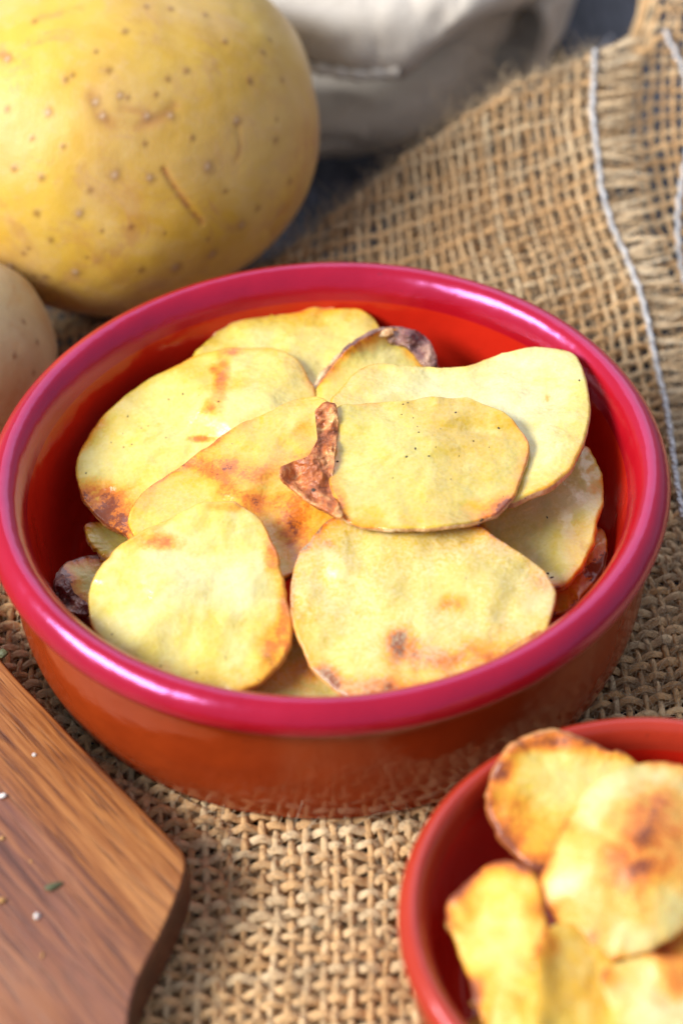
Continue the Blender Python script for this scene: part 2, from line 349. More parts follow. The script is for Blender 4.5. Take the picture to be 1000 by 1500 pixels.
def weave(h, a_rng, b_rng, pa, pb, xlim=None, seed=1, amp=.00058, xmin=None, keepf=None):
    r_ = np.random.default_rng(seed); warps, wefts, rw, rf = [], [], [], []
    As = np.arange(a_rng[0], a_rng[1], pa); Bs = [b_rng[0]]
    while Bs[-1] < b_rng[1]: Bs.append(Bs[-1]+pb*np.interp(Bs[-1], [0, .09], [1., 1.34]))
    Bs = np.array(Bs)
    As = As+r_.normal(0, pa*.11, len(As)); Bs = Bs+r_.normal(0, pb*.10, len(Bs))
    # warps run along y; sample evenly along their real length
    for i, a in enumerate(As):
        yy = np.linspace(b_rng[0]-.02, b_rng[1]+.02, 900); xx = warp_x(a, yy); zz = h(xx, yy)
        s = np.r_[0, np.cumsum(np.hypot(np.hypot(np.diff(xx), np.diff(yy)), np.diff(zz)))]
        n = int(s[-1]/(pb/4)); u = np.linspace(0, s[-1], n); y = np.interp(u, s, yy)
        wob = .00050*vnoise(np.stack([y*130, 0*y+i*7.3, 0*y], -1), seed)
        x = warp_x(a, y)+wob; z = h(x, y)
        # which weft are we at (fractional index)
        ys = np.array([0.]); bidx = np.interp(y-(weft_y(0*y, x)), Bs, np.arange(len(Bs)))
        ph = np.cos(np.pi*(bidx+i)); nrm = normal(h, x, y)
        am = amp*np.interp(y, [-.06, .05], [1.35, 1.]); P = np.stack([x, y, z], -1)+nrm*(am*ph)[:, None]
        keep = np.ones(len(x), bool)
        if xlim is not None: keep &= x < xlim(y)-.0004
        keep &= (y > b_rng[0]) & (y < b_rng[1])
        if keepf is not None: keep &= keepf(x, y)
        for seg in runs(keep):
            if len(seg) > 5: warps.append(P[seg]); rw.append(yarn_r*(1+.16*vnoise(np.stack([y[seg]*160, 0*y[seg]+i, 0*y[seg]], -1), 3))*r_.uniform(.82, 1.14)*np.interp(y[seg], [-.06, .02, .09], [1.22, 1., .84]))
    for j, b in enumerate(Bs):
        xx = np.linspace(a_rng[0]-.005, a_rng[1]+.06, 500); yy = weft_y(b, xx); zz = h(xx, yy)
        s = np.r_[0, np.cumsum(np.hypot(np.hypot(np.diff(xx), np.diff(yy)), np.diff(zz)))]
        n = int(s[-1]/(pa/4)); u = np.linspace(0, s[-1], n); x = np.interp(u, s, xx)
        y = weft_y(b, x)+.00052*vnoise(np.stack([x*130, 0*x+j*5.1, 0*x], -1), seed+3); z = h(x, y)
        g = np.linspace(a_rng[0]-.02, a_rng[1]+.02, 300)
        # invert warp_x at this y by interpolation on the yarn grid
        WX = np.stack([warp_x(a, y) for a in As], 0); aidx = np.array([np.interp(x[k], WX[:, k], np.arange(len(As))) for k in range(len(x))])
        ph = -np.cos(np.pi*(aidx+j)); nrm = normal(h, x, y)
        am = amp*np.interp(y, [-.06, .05], [1.6, 1.1]); P = np.stack([x, y, z], -1)+nrm*(am*ph)[:, None]
        keep = x > (a_rng[0] if xmin is None else xmin)
        keep &= (x < xlim(y)+.0004) if xlim is not None else (x < a_rng[1])
        if keepf is not None: keep &= keepf(x, y)
        for seg in runs(keep):
            if len(seg) > 5: wefts.append(P[seg]); rf.append(yarn_r*1.08*np.interp(y[seg], [-.06, .02, .09], [1.38, 1.10, .95])*(1+.22*vnoise(np.stack([x[seg]*160, 0*x[seg]+j, 0*x[seg]+9], -1), 4))*r_.uniform(.85, 1.15))
    return warps, rw, wefts, rf
def normal(h, x, y):
    e = .0008; gx = (h(x+e, y)-h(x-e, y))/(2*e); gy = (h(x, y+e)-h(x, y-e))/(2*e)
    n = np.stack([-gx, -gy, np.ones_like(gx)], -1); return n/np.linalg.norm(n, axis=-1, keepdims=True)
def runs(k):
    idx = np.flatnonzero(k); return np.split(idx, np.flatnonzero(np.diff(idx) > 1)+1) if len(idx) else []
PA, PB = .0031, .0033
wa, rwa, fa, rfa = weave(hA, (-.098, .125), (-.165, .20), PA, PB, stitch_x, 1, keepf=lambda x, y: y < crest(x)[0]+.010)
cloth = empty('burlap_cloth', (0, 0, 0), 'tan woven burlap cloth with a white stitched frayed edge, under both red bowls', 'burlap cloth')
tube_obj('warp_yarns', wa, rwa, M_BURLAP, cloth, 6, 'stuff'); tube_obj('weft_yarns', fa, rfa, M_BURLAP, cloth, 6, 'stuff')
# white stitching
ys_ = np.linspace(-.05, st[-1, 1], 420); xs_ = stitch_x(ys_)+.0002*np.sin(ys_*2*np.pi/.0052); L = np.stack([xs_, ys_, hA(xs_, ys_)+.0017+.0003*np.sin(ys_*2*np.pi/.0052+1)], -1)
tube_obj('white_stitching', [L], [.00052+.0001*np.sin(ys_*2*np.pi/.0052)], M_THREAD, cloth, 8)
L2 = np.stack([xs_+.0005, ys_, hA(xs_+.0005, ys_)+.0013-.0003*np.sin(ys_*2*np.pi/.0052)], -1)
tube_obj('white_stitching', [L2], [.00034], M_THREAD, cloth, 6)
# frayed weft ends beyond the stitching
fr, rr_ = [], []
for P in fa:
    e = P[-1]
    if abs(e[0]-stitch_x(e[1])) > .004 or e[1] < -.055: continue
    for q in range(3):
        ln = rng.uniform(.009, .015); n = 12; t = np.linspace(0, 1, n)
        dy = rng.normal(.10, .12); x = e[0]-.0012+ln*t; y = e[1]+dy*ln*t+rng.normal(0, .0004)+rng.normal(0, .0012)*t**2
        z = hA(x, y)+rng.uniform(.0, .0008)+t**2*rng.uniform(-.0005, .0015); fr.append(np.stack([x, y, z], -1)); rr_.append(.00072*(1-.6*t**2)*rng.uniform(.7, 1.2))
    for q in range(15):
        ln = rng.uniform(.005, .019); n = 7; t = np.linspace(0, 1, n); cv = rng.normal(0, .0030)
        x = e[0]-.001+ln*t; y = e[1]+rng.normal(.10, .20)*ln*t+cv*t**2+rng.normal(0, .0008)
        z = hA(x, y)+rng.uniform(-.0006, .0014)+rng.normal(0, .0022)*t**2; fr.append(np.stack([x, y, z], -1)); rr_.append(np.linspace(.00013, .00005, n)*rng.uniform(.7, 1.3))
tube_obj('frayed_fringe', fr, rr_, M_FUZZ, cloth, 4, 'stuff')
# loose jute hairs
def fuzz(h, lines, count, lmin, lmax, keepf=None, r0=.000075):
    out, rd = [], []
    pts = np.vstack(lines)
    while len(out) < count:
        p = pts[rng.integers(len(pts))]
        if keepf is not None and rng.random() > keepf(p): continue
        ln = rng.uniform(lmin, lmax); d = rng.normal(size=3); d[2] = abs(d[2])*.55+.1; d /= np.linalg.norm(d)
        c = rng.normal(size=3)*.55; t = np.linspace(0, 1, 5)[:, None]
        out.append(p+d*ln*t+c*ln*t**2+np.array([0, 0, .0005])); rd.append(np.linspace(r0, r0*.5, 5))
    return out, rd
def kf(p):
    yc, zc, yf = crest(p[0]); r = math.hypot(p[0], p[1])
    if r < .062 or p[1] > yc+.008: return 0
    return .35+.65*math.exp(-((p[1]-yc)/.008)**2)+(.5 if p[0] > .055 and p[1] < .02 else 0)
lf, rf_ = fuzz(hA, wa+fa, 26000, .0015, .0060, kf, .00009)
tube_obj('loose_fibres', lf, rf_, M_FUZZ, cloth, 3, 'stuff')
# second layer: shows through the holes, and carries on beyond the frayed edge
wb, rwb, fb, rfb = weave(hB, (-.098, .17), (-.165, .27), PA*1.04, PB*.96, None, 2, keepf=lambda x, y: y < np.where(x > .064, np.interp(x, CRB[:, 0], CRB[:, 1])+.008, crest(x)[0]-.003))
cloth2 = empty('burlap_cloth', (.1, .1, 0), 'lower burlap layer showing beyond the frayed edge at the right, rising into a fold', 'burlap cloth')
for nm, l, r in (('warp_yarns', wb, rwb), ('weft_yarns', fb, rfb)): tube_obj(nm, [x-np.array([.1, .1, 0])*0 for x in l], r, M_BURLAP, None, 6, 'stuff')
for o in list(sc.collection.objects)[-2:]:
    o.parent = cloth2; o.location = (-.1, -.1, 0)
L = np.array([onsurf(u, v, hB) for u, v in open_curve([(972, 52), (990, 88), (1003, 120), (1012, 190), (1001, 255), (992, 320), (995, 385), (1010, 450)], 120)])
L[:, 2] += .0017; L[:, 0] += .0003*np.sin(np.arange(120)*.9)
o = tube_obj('white_stitching', [L], [.0006], M_THREAD, None, 8); o.parent = cloth2; o.location = (-.1, -.1, 0)
lf, rf_ = fuzz(hB, [x for x in wb+fb], 2500, .002, .006, lambda p: 1. if p[0] > .07 and p[1] > -.06 else 0)
o = tube_obj('loose_fibres', lf, rf_, M_FUZZ, None, 3, 'stuff'); o.parent = cloth2; o.location = (-.1, -.1, 0)

# ================================================================== linen napkin
def loft(rows, n, mth):
    A_ = [np.array([onz(u, v, z/1000) for u, v, z in r]) for r in rows]
    A_ = np.stack([open_curve(r, mth) for r in A_]); out = np.stack([open_curve(A_[:, j], n) for j in range(mth)], 1); return out
nap = empty('linen_napkin', (.03, .21, -.006), 'crumpled off-white linen napkin with a stitched hem, lying behind the big potato', 'napkin')
def sheet(rows, th, name='fold', n=60, mm=120, wr=.0006, seed=1):
    G = loft(rows, n, mm); N = np.cross(np.gradient(G, axis=0), np.gradient(G, axis=1)); N /= np.linalg.norm(N, axis=-1, keepdims=True)+1e-12
    G = G+N*(wr*1.5*fbm(G*np.array([55, 55, 90]), seed, 3)+wr*1.6*(1-np.abs(fbm(G@np.array([[1, .6, 0], [-.5, .8, .3], [0, -.3, 1]])*np.array([34, 90, 60]), seed+4, 2)))**3)[..., None]
    o = mesh_obj(name, G, grid_faces(n, mm), M_LINEN, nap, origin=(.03, .21, -.006))
    md = o.modifiers.new('thickness', 'SOLIDIFY'); md.thickness = th; md.offset = -1 if N[n//2, mm//2]@fw < 0 else 1
    return o
sheet([[(400, 236, -5), (480, 234, -6), (560, 222, -6), (640, 192, -6), (696, 158, -6), (728, 128, -6)],
       [(400, 222, 0), (480, 222, -1), (560, 210, 0), (640, 178, 0), (694, 140, 0), (722, 108, 2)],
       [(400, 185, 7), (480, 188, 7), (575, 172, 8), (650, 132, 9), (702, 88, 11), (726, 66, 13)],
       [(400, 150, 12), (490, 150, 12), (580, 125, 14), (655, 88, 16), (708, 48, 19), (735, 26, 21)],
       [(400, 118, 14), (490, 115, 13), (590, 88, 16), (660, 50, 21), (715, 16, 26), (750, 2, 27)],
       [(400, 60, 12), (490, 60, 12), (600, 40, 16), (680, 10, 24), (735, -20, 28), (775, -35, 27)]], .0012, seed=3)
sheet([[(385, 92, 24), (440, 103, 22), (520, 118, 22), (580, 116, 22), (612, 98, 25), (655, 66, 29), (700, 34, 32), (760, 6, 33), (830, -20, 34)],
       [(385, 82, 31), (440, 93, 30), (520, 108, 30), (585, 104, 30), (618, 84, 32), (658, 54, 35), (702, 24, 38), (760, -6, 39), (830, -35, 40)],
       [(370, 58, 37), (440, 66, 38), (520, 76, 38), (590, 66, 38), (640, 42, 40), (680, 18, 43), (730, -14, 44), (780, -40, 44), (840, -70, 44)],
       [(350, 5, 47), (440, 10, 48), (520, 10, 48), (600, -8, 48), (660, -34, 49), (710, -60, 49), (760, -90, 48), (820, -110, 46), (860, -130, 46)],
       [(340, -80, 50), (440, -85, 50), (520, -85, 50), (600, -100, 48), (670, -120, 46), (720, -140, 46), (770, -170, 44), (830, -190, 42), (880, -220, 40)],
       [(340, -160, 20), (440, -165, 20), (520, -165, 20), (600, -180, 20), (670, -200, 20), (720, -220, 20), (770, -250, 20), (830, -270, 20), (880, -300, 20)]], .0014, seed=5)
# hem roll along the front edge
hem = np.array([onz(u, v, z/1000) for u, v, z in open_curve([(385, 84, 31.5), (440, 95, 30.5), (520, 109, 30.5), (584, 105, 30.5)], 60)])
tube_obj('hem', [hem], [.0016+.0003*np.sin(np.arange(60)*.8)], M_LINEN, nap, 10).location = -np.array(nap.location)
def off(p, du, dv, dz): return [(u+du, v+dv, z+dz) for u, v, z in p]
def offz(p, du, dv): return [(u+du*min(1, max(.05, (z+4)/26)), v+dv*min(1, max(.0, (z+4)/26)), z) for u, v, z in p]
sheet([[(700, 150, -6), (800, 150, -6)], [(700, 80, 2), (800, 80, 2)], [(705, 30, 10), (810, 30, 10)], [(715, -5, 17), (820, -5, 17)]], .001, seed=9, n=20, mm=20)  # added backing sheet: blocks sky light so the hollow stays dark
strip = [(728, 62, 14), (737, 32, 20), (753, 14, 24), (777, 9, 26), (792, 30, 23), (786, 66, 15), (770, 112, 6), (764, 160, -2), (768, 200, -5)]
sheet([strip, offz(strip, 24, -26), offz(strip, 46, -66), offz(strip, 66, -120)], .0030, seed=8, mm=160)

# ================================================================== bowls
def lathe(prof, seg=256, close=False):
    p = np.array(prof)/1000; a = np.linspace(0, 2*np.pi, seg, endpoint=False)
    return np.stack([p[:, 0, None]*np.cos(a), p[:, 0, None]*np.sin(a), np.repeat(p[:, 1, None], seg, 1)], -1), grid_faces(len(p), seg, wrap_m=True)
def smooth_prof(p, n): return open_curve(p, n)
def bowl(loc, k, kz, label, mats, wob=1):
    root = empty('bowl', loc, label, 'bowl', 'round glazed bowls of potato slices')
    def S(p): return [(r*k, z*kz) for r, z in p]
    ins = S([(.3, 4.0), (30, 4.0), (50, 4.2), (56.5, 5.6), (60.3, 9.5), (62.3, 15), (63.9, 24), (65.0, 31), (65.8, 34.6)])
    rim = S([(65.8, 34.6), (66.5, 37.4), (67.7, 39.8), (69.2, 41.3), (70.9, 41.8), (72.7, 41.1), (74.2, 39.5), (74.9, 37.6), (74.7, 35.6), (73.5, 34.2), (71.8, 33.4)])
    out = S([(71.8, 33.4), (71.2, 32.2), (70.8, 30), (71.1, 26), (71.2, 19), (70.6, 11), (69.2, 5), (68.0, 1.8), (66.6, .5), (64.5, 0), (61, .1), (59.5, 1.2), (30, 1.6), (.3, 1.6)])
    for nm, pr, mt, n in (('interior', ins, mats[0], 70), ('rim', rim, mats[1], 44), ('outer_wall', out, mats[2], 80)):
        G, F = lathe(smooth_prof(pr, n)); a = np.arctan2(G[..., 1], G[..., 0]); rr = np.hypot(G[..., 0], G[..., 1])
        f = 1+wob*(.0020*np.sin(2*a+.6)+.0012*np.sin(3*a+2))*(rr/.075)
        G[..., 0] *= f; G[..., 1] *= f; G[..., 2] += wob*.00022*np.sin(2*a+1.4)*(G[..., 2]/.04)
        mesh_obj(nm, G+np.array(loc), F, mt, root, origin=loc)
    return root
bowl((0, 0, 0), 1, 1, 'large round red glazed bowl in the middle, filled with potato slices', (G_IN, G_RIM, G_OUT))
SB = np.array([.0592, -.1148, 0]); KB = .652
bowl(tuple(SB), KB, .72, 'smaller round red bowl cut off by the lower right corner', (G_IN, G_RIM2, G_OUT))

# ================================================================== potato slices
UW, VH, STP = 1500, 1800, 5                         # scratch map of how far away the pile's top is, in photo units
gu, gv = np.meshgrid(np.arange(0, UW, STP), np.arange(200, VH, STP)); RG = rays(gu.astype(float), gv.astype(float))
def blur(a, s):
    n = int(3*s)+1; k = np.exp(-.5*(np.arange(-n, n+1)/s)**2); k /= k.sum()
    b = np.pad(a, ((n, n), (0, 0)), mode='edge'); c = sum(k[i]*b[i:i+a.shape[0]] for i in range(2*n+1))
    b = np.pad(c, ((0, 0), (n, n)), mode='edge'); return sum(k[i]*b[:, i:i+a.shape[1]] for i in range(2*n+1))
def samp(a, u, v):
    x = np.clip((u-0)/STP, 0, a.shape[1]-1.001); y = np.clip((v-200)/STP, 0, a.shape[0]-1.001); i = x.astype(int); j = y.astype(int); fx = x-i; fy = y-j
    return a[j, i]*(1-fx)*(1-fy)+a[j, i+1]*fx*(1-fy)+a[j+1, i]*(1-fx)*fy+a[j+1, i+1]*fx*fy
def inpoly(u, v, P):
    r = np.zeros(u.shape, bool)
    for (x1, y1), (x2, y2) in zip(P, np.roll(P, -1, 0)):
        if y1 == y2: continue
        c = ((y1 > v) != (y2 > v)) & (u < (x2-x1)*(v-y1)/(y2-y1)+x1); r ^= c
    return r
ZB = np.full(gu.shape, 9.)
REPORT = []
def slice_(outline, z0, gx, gy, label, mat=None, th=2.2, brown=(), yellow=(), edge=.25, cup=0, cupdir=None, bend=(0, 0), wav=.75, skinmat=None, seed=1, group='roast potato slices in the large bowl', gap=.6, bowlc=(0, 0, 1), crisp=2, conform=True, rag=1.2, rip=.8, blist=()):
    """outline in photo units, plane through z0 mm with slopes gx, gy"""
    mat = mat or M_FLESH; skinmat = skinmat or M_SKIN_T; wav = wav*1.75; edge = edge*1.5
    th = th*.78; n, K = 220, 46
    O = closed_curve(outline, n); c0 = O.mean(0)
    ang = np.linspace(0, 2*np.pi, n, endpoint=False)
    d = O-c0; ln = np.linalg.norm(d, axis=1, keepdims=True)
    O = O+d/ln*(rag*1.7*fbm(np.stack([O[:, 0]*.038, O[:, 1]*.038, 0*ang+seed], -1), seed, 3))[:, None]
    cen = onz(c0[0], c0[1], z0/1000); nrm = np.array([-gx, -gy, 1.]); nrm /= np.linalg.norm(nrm)
    rho = np.sin(np.linspace(0.02, 1, K)*np.pi/2)**1.0; rho[-1] = 1
    P2 = c0+(O-c0)[None]*rho[:, None, None]; U, V = P2[..., 0], P2[..., 1]
    def depth(D): return ((cen-EYE)@nrm)/(D@nrm)
    DR = rays(U, V); dp = depth(DR); P = EYE+DR*dp[..., None]
    rpx = ln.mean()
    # bends and curled rims, along the normal
    q = (P2-c0)/rpx; off_ = bend[0]*q[..., 0]**2+bend[1]*q[..., 1]**2
    if cup:
        wdir = 1. if cupdir is None else np.clip((q@np.array(cupdir))/np.linalg.norm(cupdir)/np.maximum(np.linalg.norm(q, axis=-1), .2), 0, 1)**1.2
        off_ = off_+cup*wdir*rho[:, None]**4
    off_ = off_+wav*fbm(P*60, seed+2, 3)+.10*wav*fbm(P*260, seed+5, 3)
    off_ = off_+rip*fbm(np.stack([np.cos(ang)*2.6, np.sin(ang)*2.6, 0*ang+seed], -1), seed+9, 3)[None]*rho[:, None]**5
    for (bu, bv, br_, bh) in blist: off_ = off_+bh*np.exp(-((U-bu)**2+(V-bv)**2)/(2*br_**2))
    dp = dp-off_/1000/np.abs(DR@nrm)
    # settle on whatever lies beneath
    if conform:
        mk = inpoly(gu.astype(float), gv.astype(float), c0+(O-c0)*1.02)
        pl = depth(RG); need = np.where(mk & (ZB < 5), np.maximum(0, pl-(ZB-(th+gap)/1000)), 0)
        REPORT.append((label[:38], 'lift mm', round(float(need.max()*1000), 1)))
        sm = need.copy()
        for s_ in (7, 4, 2.5): sm = np.maximum(need, blur(sm, s_))
        sm = blur(sm, 2.)
        dp = dp-samp(sm, U, V)
    P = EYE+DR*dp[..., None]
    # keep inside the bowl wall
    bx, by, bk = bowlc; r = np.hypot(P[..., 0]-bx, P[..., 1]-by); rin = np.interp(P[..., 2]/(1 if bk == 1 else .72)*1, [.004, .006, .0095, .015, .024, .034, .040, .044], [.050, .056, .0600, .0620, .0636, .0655, .0675, .2])*bk-.0006
    over = (r-rin).max(); REPORT[-1:] and REPORT.append((label[:38], 'over wall mm', round(float(over*1000), 1), 'z', round(float(P[..., 2].min()*1000), 1), round(float(P[..., 2].max()*1000), 1)))
    f = np.where(r > rin, rin/np.maximum(r, 1e-6), 1)
    P[..., 0] = bx+(P[..., 0]-bx)*f; P[..., 1] = by+(P[..., 1]-by)*f
    # local normals, facing up
    N = np.cross(np.roll(P, -1, 1)-np.roll(P, 1, 1), np.gradient(P, axis=0)); N /= np.linalg.norm(N, axis=-1, keepdims=True)+1e-12
    N *= np.sign((N@-fw))[..., None]; N[0] = N[2]
    er = .38*th/1000; rimw = np.linalg.norm(P[-1:]-P, axis=-1); tt = np.clip(1-rimw/er, 0, 1); drop = er*(1-np.sqrt(np.maximum(0, 1-tt**2)))
    Top = P-N*drop[..., None]
    Bot = P-N*(th/1000-drop)[..., None]
    # tone
    dm = np.hypot(U-c0[0], V-c0[1])*0
    B = np.zeros(U.shape)
    for (bu, bv, br_, bs) in brown:
        if isinstance(br_, tuple): B = B+bs*np.exp(-(((U-bu)/br_[0])**2+((V-bv)/br_[1])**2)/2)
        else: B = B+bs*np.exp(-((U-bu)**2+(V-bv)**2)/(2*br_**2))
    en = .5+.5*vnoise(np.stack([np.cos(ang)*2.2, np.sin(ang)*2.2, 0*ang+seed*3], -1), seed)
    en = sstep(.25, .8, en)*.9+.25
    B = B+edge*1.3*en[None]*np.exp(-rimw/.0010)+edge*.7*en[None]*np.exp(-rimw/.0032)
    Y = np.exp(-rimw/.0055)*.85
    for (bu, bv, br_, bs) in yellow: Y = Y+bs*np.exp(-((U-bu)**2+(V-bv)**2)/(2*br_**2))
    tone = np.stack([B, np.broadcast_to(rho[:, None]**8, B.shape), Y], -1)
    loc = tuple(cen); root = empty('potato_slice', loc, label, 'potato slice', group)
    ks = K-1 if not crisp else K-1-crisp
    # flesh: top cap and bottom cap; skin: the band round the edge
    Vt = Top[:ks+1].reshape(-1, 3); Vb = Bot[:ks+1].reshape(-1, 3); nt = len(Vt)
    F = np.vstack([grid_faces(ks+1, n, wrap_m=True), grid_faces(ks+1, n, wrap_m=True, base=nt)[:, ::-1]])
    cv = [Top[0].mean(0), Bot[0].mean(0)]
    Fc = np.array([[2*nt, j, (j+1) % n, (j+1) % n] for j in range(n)]); Fc2 = np.array([[2*nt+1, nt+(j+1) % n, nt+j, nt+j] for j in range(n)])
    VV = np.vstack([Vt, Vb, cv]); T = np.vstack([tone[:ks+1].reshape(-1, 3)]*2+[tone[0, :1]]*2)
    faces = [tuple(x) for x in F]+[(2*nt, j, (j+1) % n) for j in range(n)]+[(2*nt+1, nt+(j+1) % n, nt+j) for j in range(n)]
    fl = mesh_obj('flesh', VV, faces, mat, root, dict(tone=T), origin=loc)
    fix_normals(fl)
    band = np.concatenate([Top[ks:], Bot[ks:][::-1]], 0)
    sk = mesh_obj('skin', band, grid_faces(len(band), n, wrap_m=True), skinmat, root, origin=loc); fix_normals(sk)
    # write into the scratch map
    mk = inpoly(gu.astype(float), gv.astype(float), O)
    if mk.any():
        pl = depth(RG)-(samp(sm, gu.astype(float), gv.astype(float)) if conform else 0)
        q = (np.stack([gu, gv], -1)-c0)/rpx; o2 = bend[0]*q[..., 0]**2+bend[1]*q[..., 1]**2
        pl = pl-o2/1000/np.abs(RG@nrm)-(abs(cup)*.3)/1000
        ZB[mk] = np.minimum(ZB[mk], pl[mk]-.0002)
    root['_c'] = 0; del root['_c']
    return root
import bmesh
def fix_normals(o):
    bm = bmesh.new(); bm.from_mesh(o.data); bmesh.ops.recalc_face_normals(bm, faces=bm.faces); bm.to_mesh(o.data); bm.free(); o.data.shade_smooth()

#  hidden base of the pile, then upward
slice_([(98, 905), (150, 890), (230, 900), (300, 960), (250, 985), (160, 965), (110, 930)], 12, 0, 0, 'small golden slice sliver low at the left wall, under the round pale front slice', M_GOLD, seed=31, brown=[(115, 915, 20, .6)])
slice_([(83, 868), (84, 838), (105, 818), (150, 808), (185, 812), (200, 860), (180, 905), (125, 905), (96, 893)], 17, .1, .1, 'small slice with dark purple-brown skin low against the left wall of the large bowl', M_FLESH, seed=32, skinmat=M_SKIN_P, crisp=9, edge=.8, cup=1.5, cupdir=(-1, .3), brown=[(98, 880, 16, 1.1), (92, 862, 9, .9)], th=3)
slice_([(124, 770), (150, 765), (188, 778), (230, 800), (210, 835), (165, 822), (135, 800)], 20, -.1, .1, 'small pale sliver under the crisp brown corner of the large left slice', M_FLESH, seed=33, edge=.35, brown=[(165, 822, 12, .25)])
slice_([(876, 770), (888, 785), (889, 810), (876, 845), (840, 888), (800, 905), (760, 880), (770, 820), (830, 760)], 22, 0, .08, 'orange browned slice wedged at the right wall below the pale yellow slice', M_GOLD, seed=34, edge=.6, brown=[(860, 850, 30, .45), (875, 820, 20, .4)])
slice_([(360, 960), (420, 925), (480, 950), (560, 1000), (560, 1050), (480, 1070), (380, 1060), (330, 1020)], 25, 0, .25, 'floury slice showing between the two round front slices at the near rim', M_FLOUR, seed=35, edge=.3, brown=[(455, 985, (32, 18), .55), (400, 1000, 20, .1)], yellow=[(395, 1000, 25, .6)])
slice_([(278, 528), (310, 493), (345, 470), (385, 456), (430, 449), (480, 450), (525, 452), (552, 470), (566, 510), (560, 560), (500, 640), (400, 660), (300, 600)], 33, .0, .0, 'pale yellow slice at the very back of the large bowl', M_FLESH, seed=36, edge=.2, yellow=[(500, 470, 45, .5), (440, 540, 40, .4)], bend=(-.8, 0))
slice_([(455, 582), (478, 545), (505, 515), (540, 492), (580, 481), (612, 490), (634, 515), (640, 545), (600, 580), (520, 612), (470, 605)], 31, .05, .1, 'curled slice with a purple-brown skin rim near the back wall', M_FLESH, seed=37, skinmat=M_SKIN_P, th=2.0, cup=4.5, cupdir=(-.2, -1), edge=.30, crisp=4, brown=[(612, 500, 16, .75), (632, 525, 12, .9), (585, 488, 10, .35)], yellow=[(500, 570, 25, .6)])
slice_([(850, 648), (872, 668), (885, 700), (884, 735), (872, 775), (862, 810), (845, 840), (820, 862), (780, 860), (720, 800), (700, 730), (760, 670)], 30, .0, .04, 'pale yellow slice at the right wall, under the big folded right slice', M_PALE, seed=38, skinmat=M_SKIN_L, th=3.2, edge=.3, yellow=[(860, 800, 30, .9)], blist=[(862, 712, 9, .9), (850, 690, 12, .5)])
slice_([(112, 700), (114, 668), (135, 625), (165, 592), (205, 562), (245, 540), (290, 518), (340, 508), (400, 510), (432, 522), (455, 553), (465, 590), (430, 650), (340, 720), (250, 770), (200, 792), (180, 780), (150, 765), (124, 735)], 30, .08, .10, 'large left slice with an orange spice streak and a crisp brown lower corner', M_FLESH, seed=39, skinmat=M_SKIN, edge=.25, th=2.6, bend=(-.6, 0),
       brown=[(122, 728, 14, .5), (150, 748, 18, .6), (185, 735, 22, .42), (185, 768, 16, .55), (145, 722, 16, .3), (327, 535, (7, 14), .55), (322, 563, (8, 14), .55), (314, 590, (11, 8), .48), (310, 603, (12, 5), .5), (292, 642, (14, 4), .7), (338, 517, (8, 3), .5), (312, 541, (5, 4), .6)], yellow=[(210, 700, 40, .4), (420, 540, 30, .5)])
slice_([(486, 600), (496, 570), (518, 544), (548, 531), (600, 533), (655, 536), (700, 528), (742, 513), (790, 507), (830, 511), (852, 532), (865, 580), (860, 630), (842, 675), (815, 705), (775, 722), (735, 735), (640, 720), (540, 680)], 41, .0, .0, 'big pale right slice with a wavy back edge, just inside the right rim', M_PALE, seed=40, th=3.0, edge=.12, bend=(1.0, -.3), yellow=[(520, 555, 35, .6), (850, 640, 30, .4), (770, 710, 35, .5)], brown=[(802, 583, (3, 5), .6)], wav=.6)
slice_([(190, 775), (192, 745), (215, 715), (250, 690), (300, 655), (350, 620), (400, 598), (445, 580), (478, 586), (505, 620), (520, 700), (500, 770), (455, 815), (425, 845), (380, 850), (280, 830), (215, 810)], 36, .06, .10, 'left-centre slice with bubbled orange fried patches', M_GOLD, seed=41, skinmat=M_SKIN, edge=.28, th=2.2, bend=(-.6, 0),
       brown=[(350, 688, (50, 14), .48), (330, 722, (14, 18), .42), (372, 740, (14, 22), .42), (352, 724, 7, .45), (410, 735, (40, 24), .34), (425, 770, (20, 20), .55), (440, 800, 20, .36), (310, 683, (24, 10), .45), (462, 715, (22, 30), .42), (448, 640, (12, 30), .34), (430, 672, (20, 8), .3)],
       yellow=[(400, 760, 40, .6)], blist=[(352, 722, 16, 1.1), (420, 770, 15, 1.0), (380, 690, 13, .7), (320, 690, 16, .5), (445, 720, 12, .6)], wav=.8)
slice_([(424, 850), (436, 812), (460, 780), (485, 758), (540, 750), (600, 750), (660, 755), (702, 768), (730, 788), (770, 812), (803, 842), (813, 878), (800, 925), (760, 960), (690, 1000), (600, 1022), (530, 1025), (500, 1017), (465, 990), (440, 950), (426, 900)], 37, .02, .20, 'floury front-right slice with two brown spots, leaning on the near rim', M_FLOUR, seed=42, crisp=3, skinmat=M_SKIN_O, edge=.36, th=2.3, bend=(-.8, -.5),
       brown=[(598, 950, (28, 18), .78), (632, 968, (24, 13), .62), (662, 884, (17, 13), .50), (600, 935, (24, 6), .3), (690, 945, 14, .3), (482, 797, (8, 5), .5), (790, 850, 14, .4), (545, 1003, (55, 10), .62), (690, 965, (30, 14), .35), (585, 930, 12, .4), (745, 930, 22, .2), (478, 985, 12, .4)],
       yellow=[(560, 800, 60, .45), (680, 790, 50, .6), (450, 900, 25, .4)], blist=[(500, 830, 16, 1.0), (478, 850, 14, -.8), (525, 800, 14, -.8), (598, 950, 22, -.7), (520, 900, 26, -.7), (560, 870, 16, .6), (700, 850, 26, .7), (740, 900, 18, -.6), (640, 830, 20, -.5), (450, 870, 12, .6)], wav=.7)
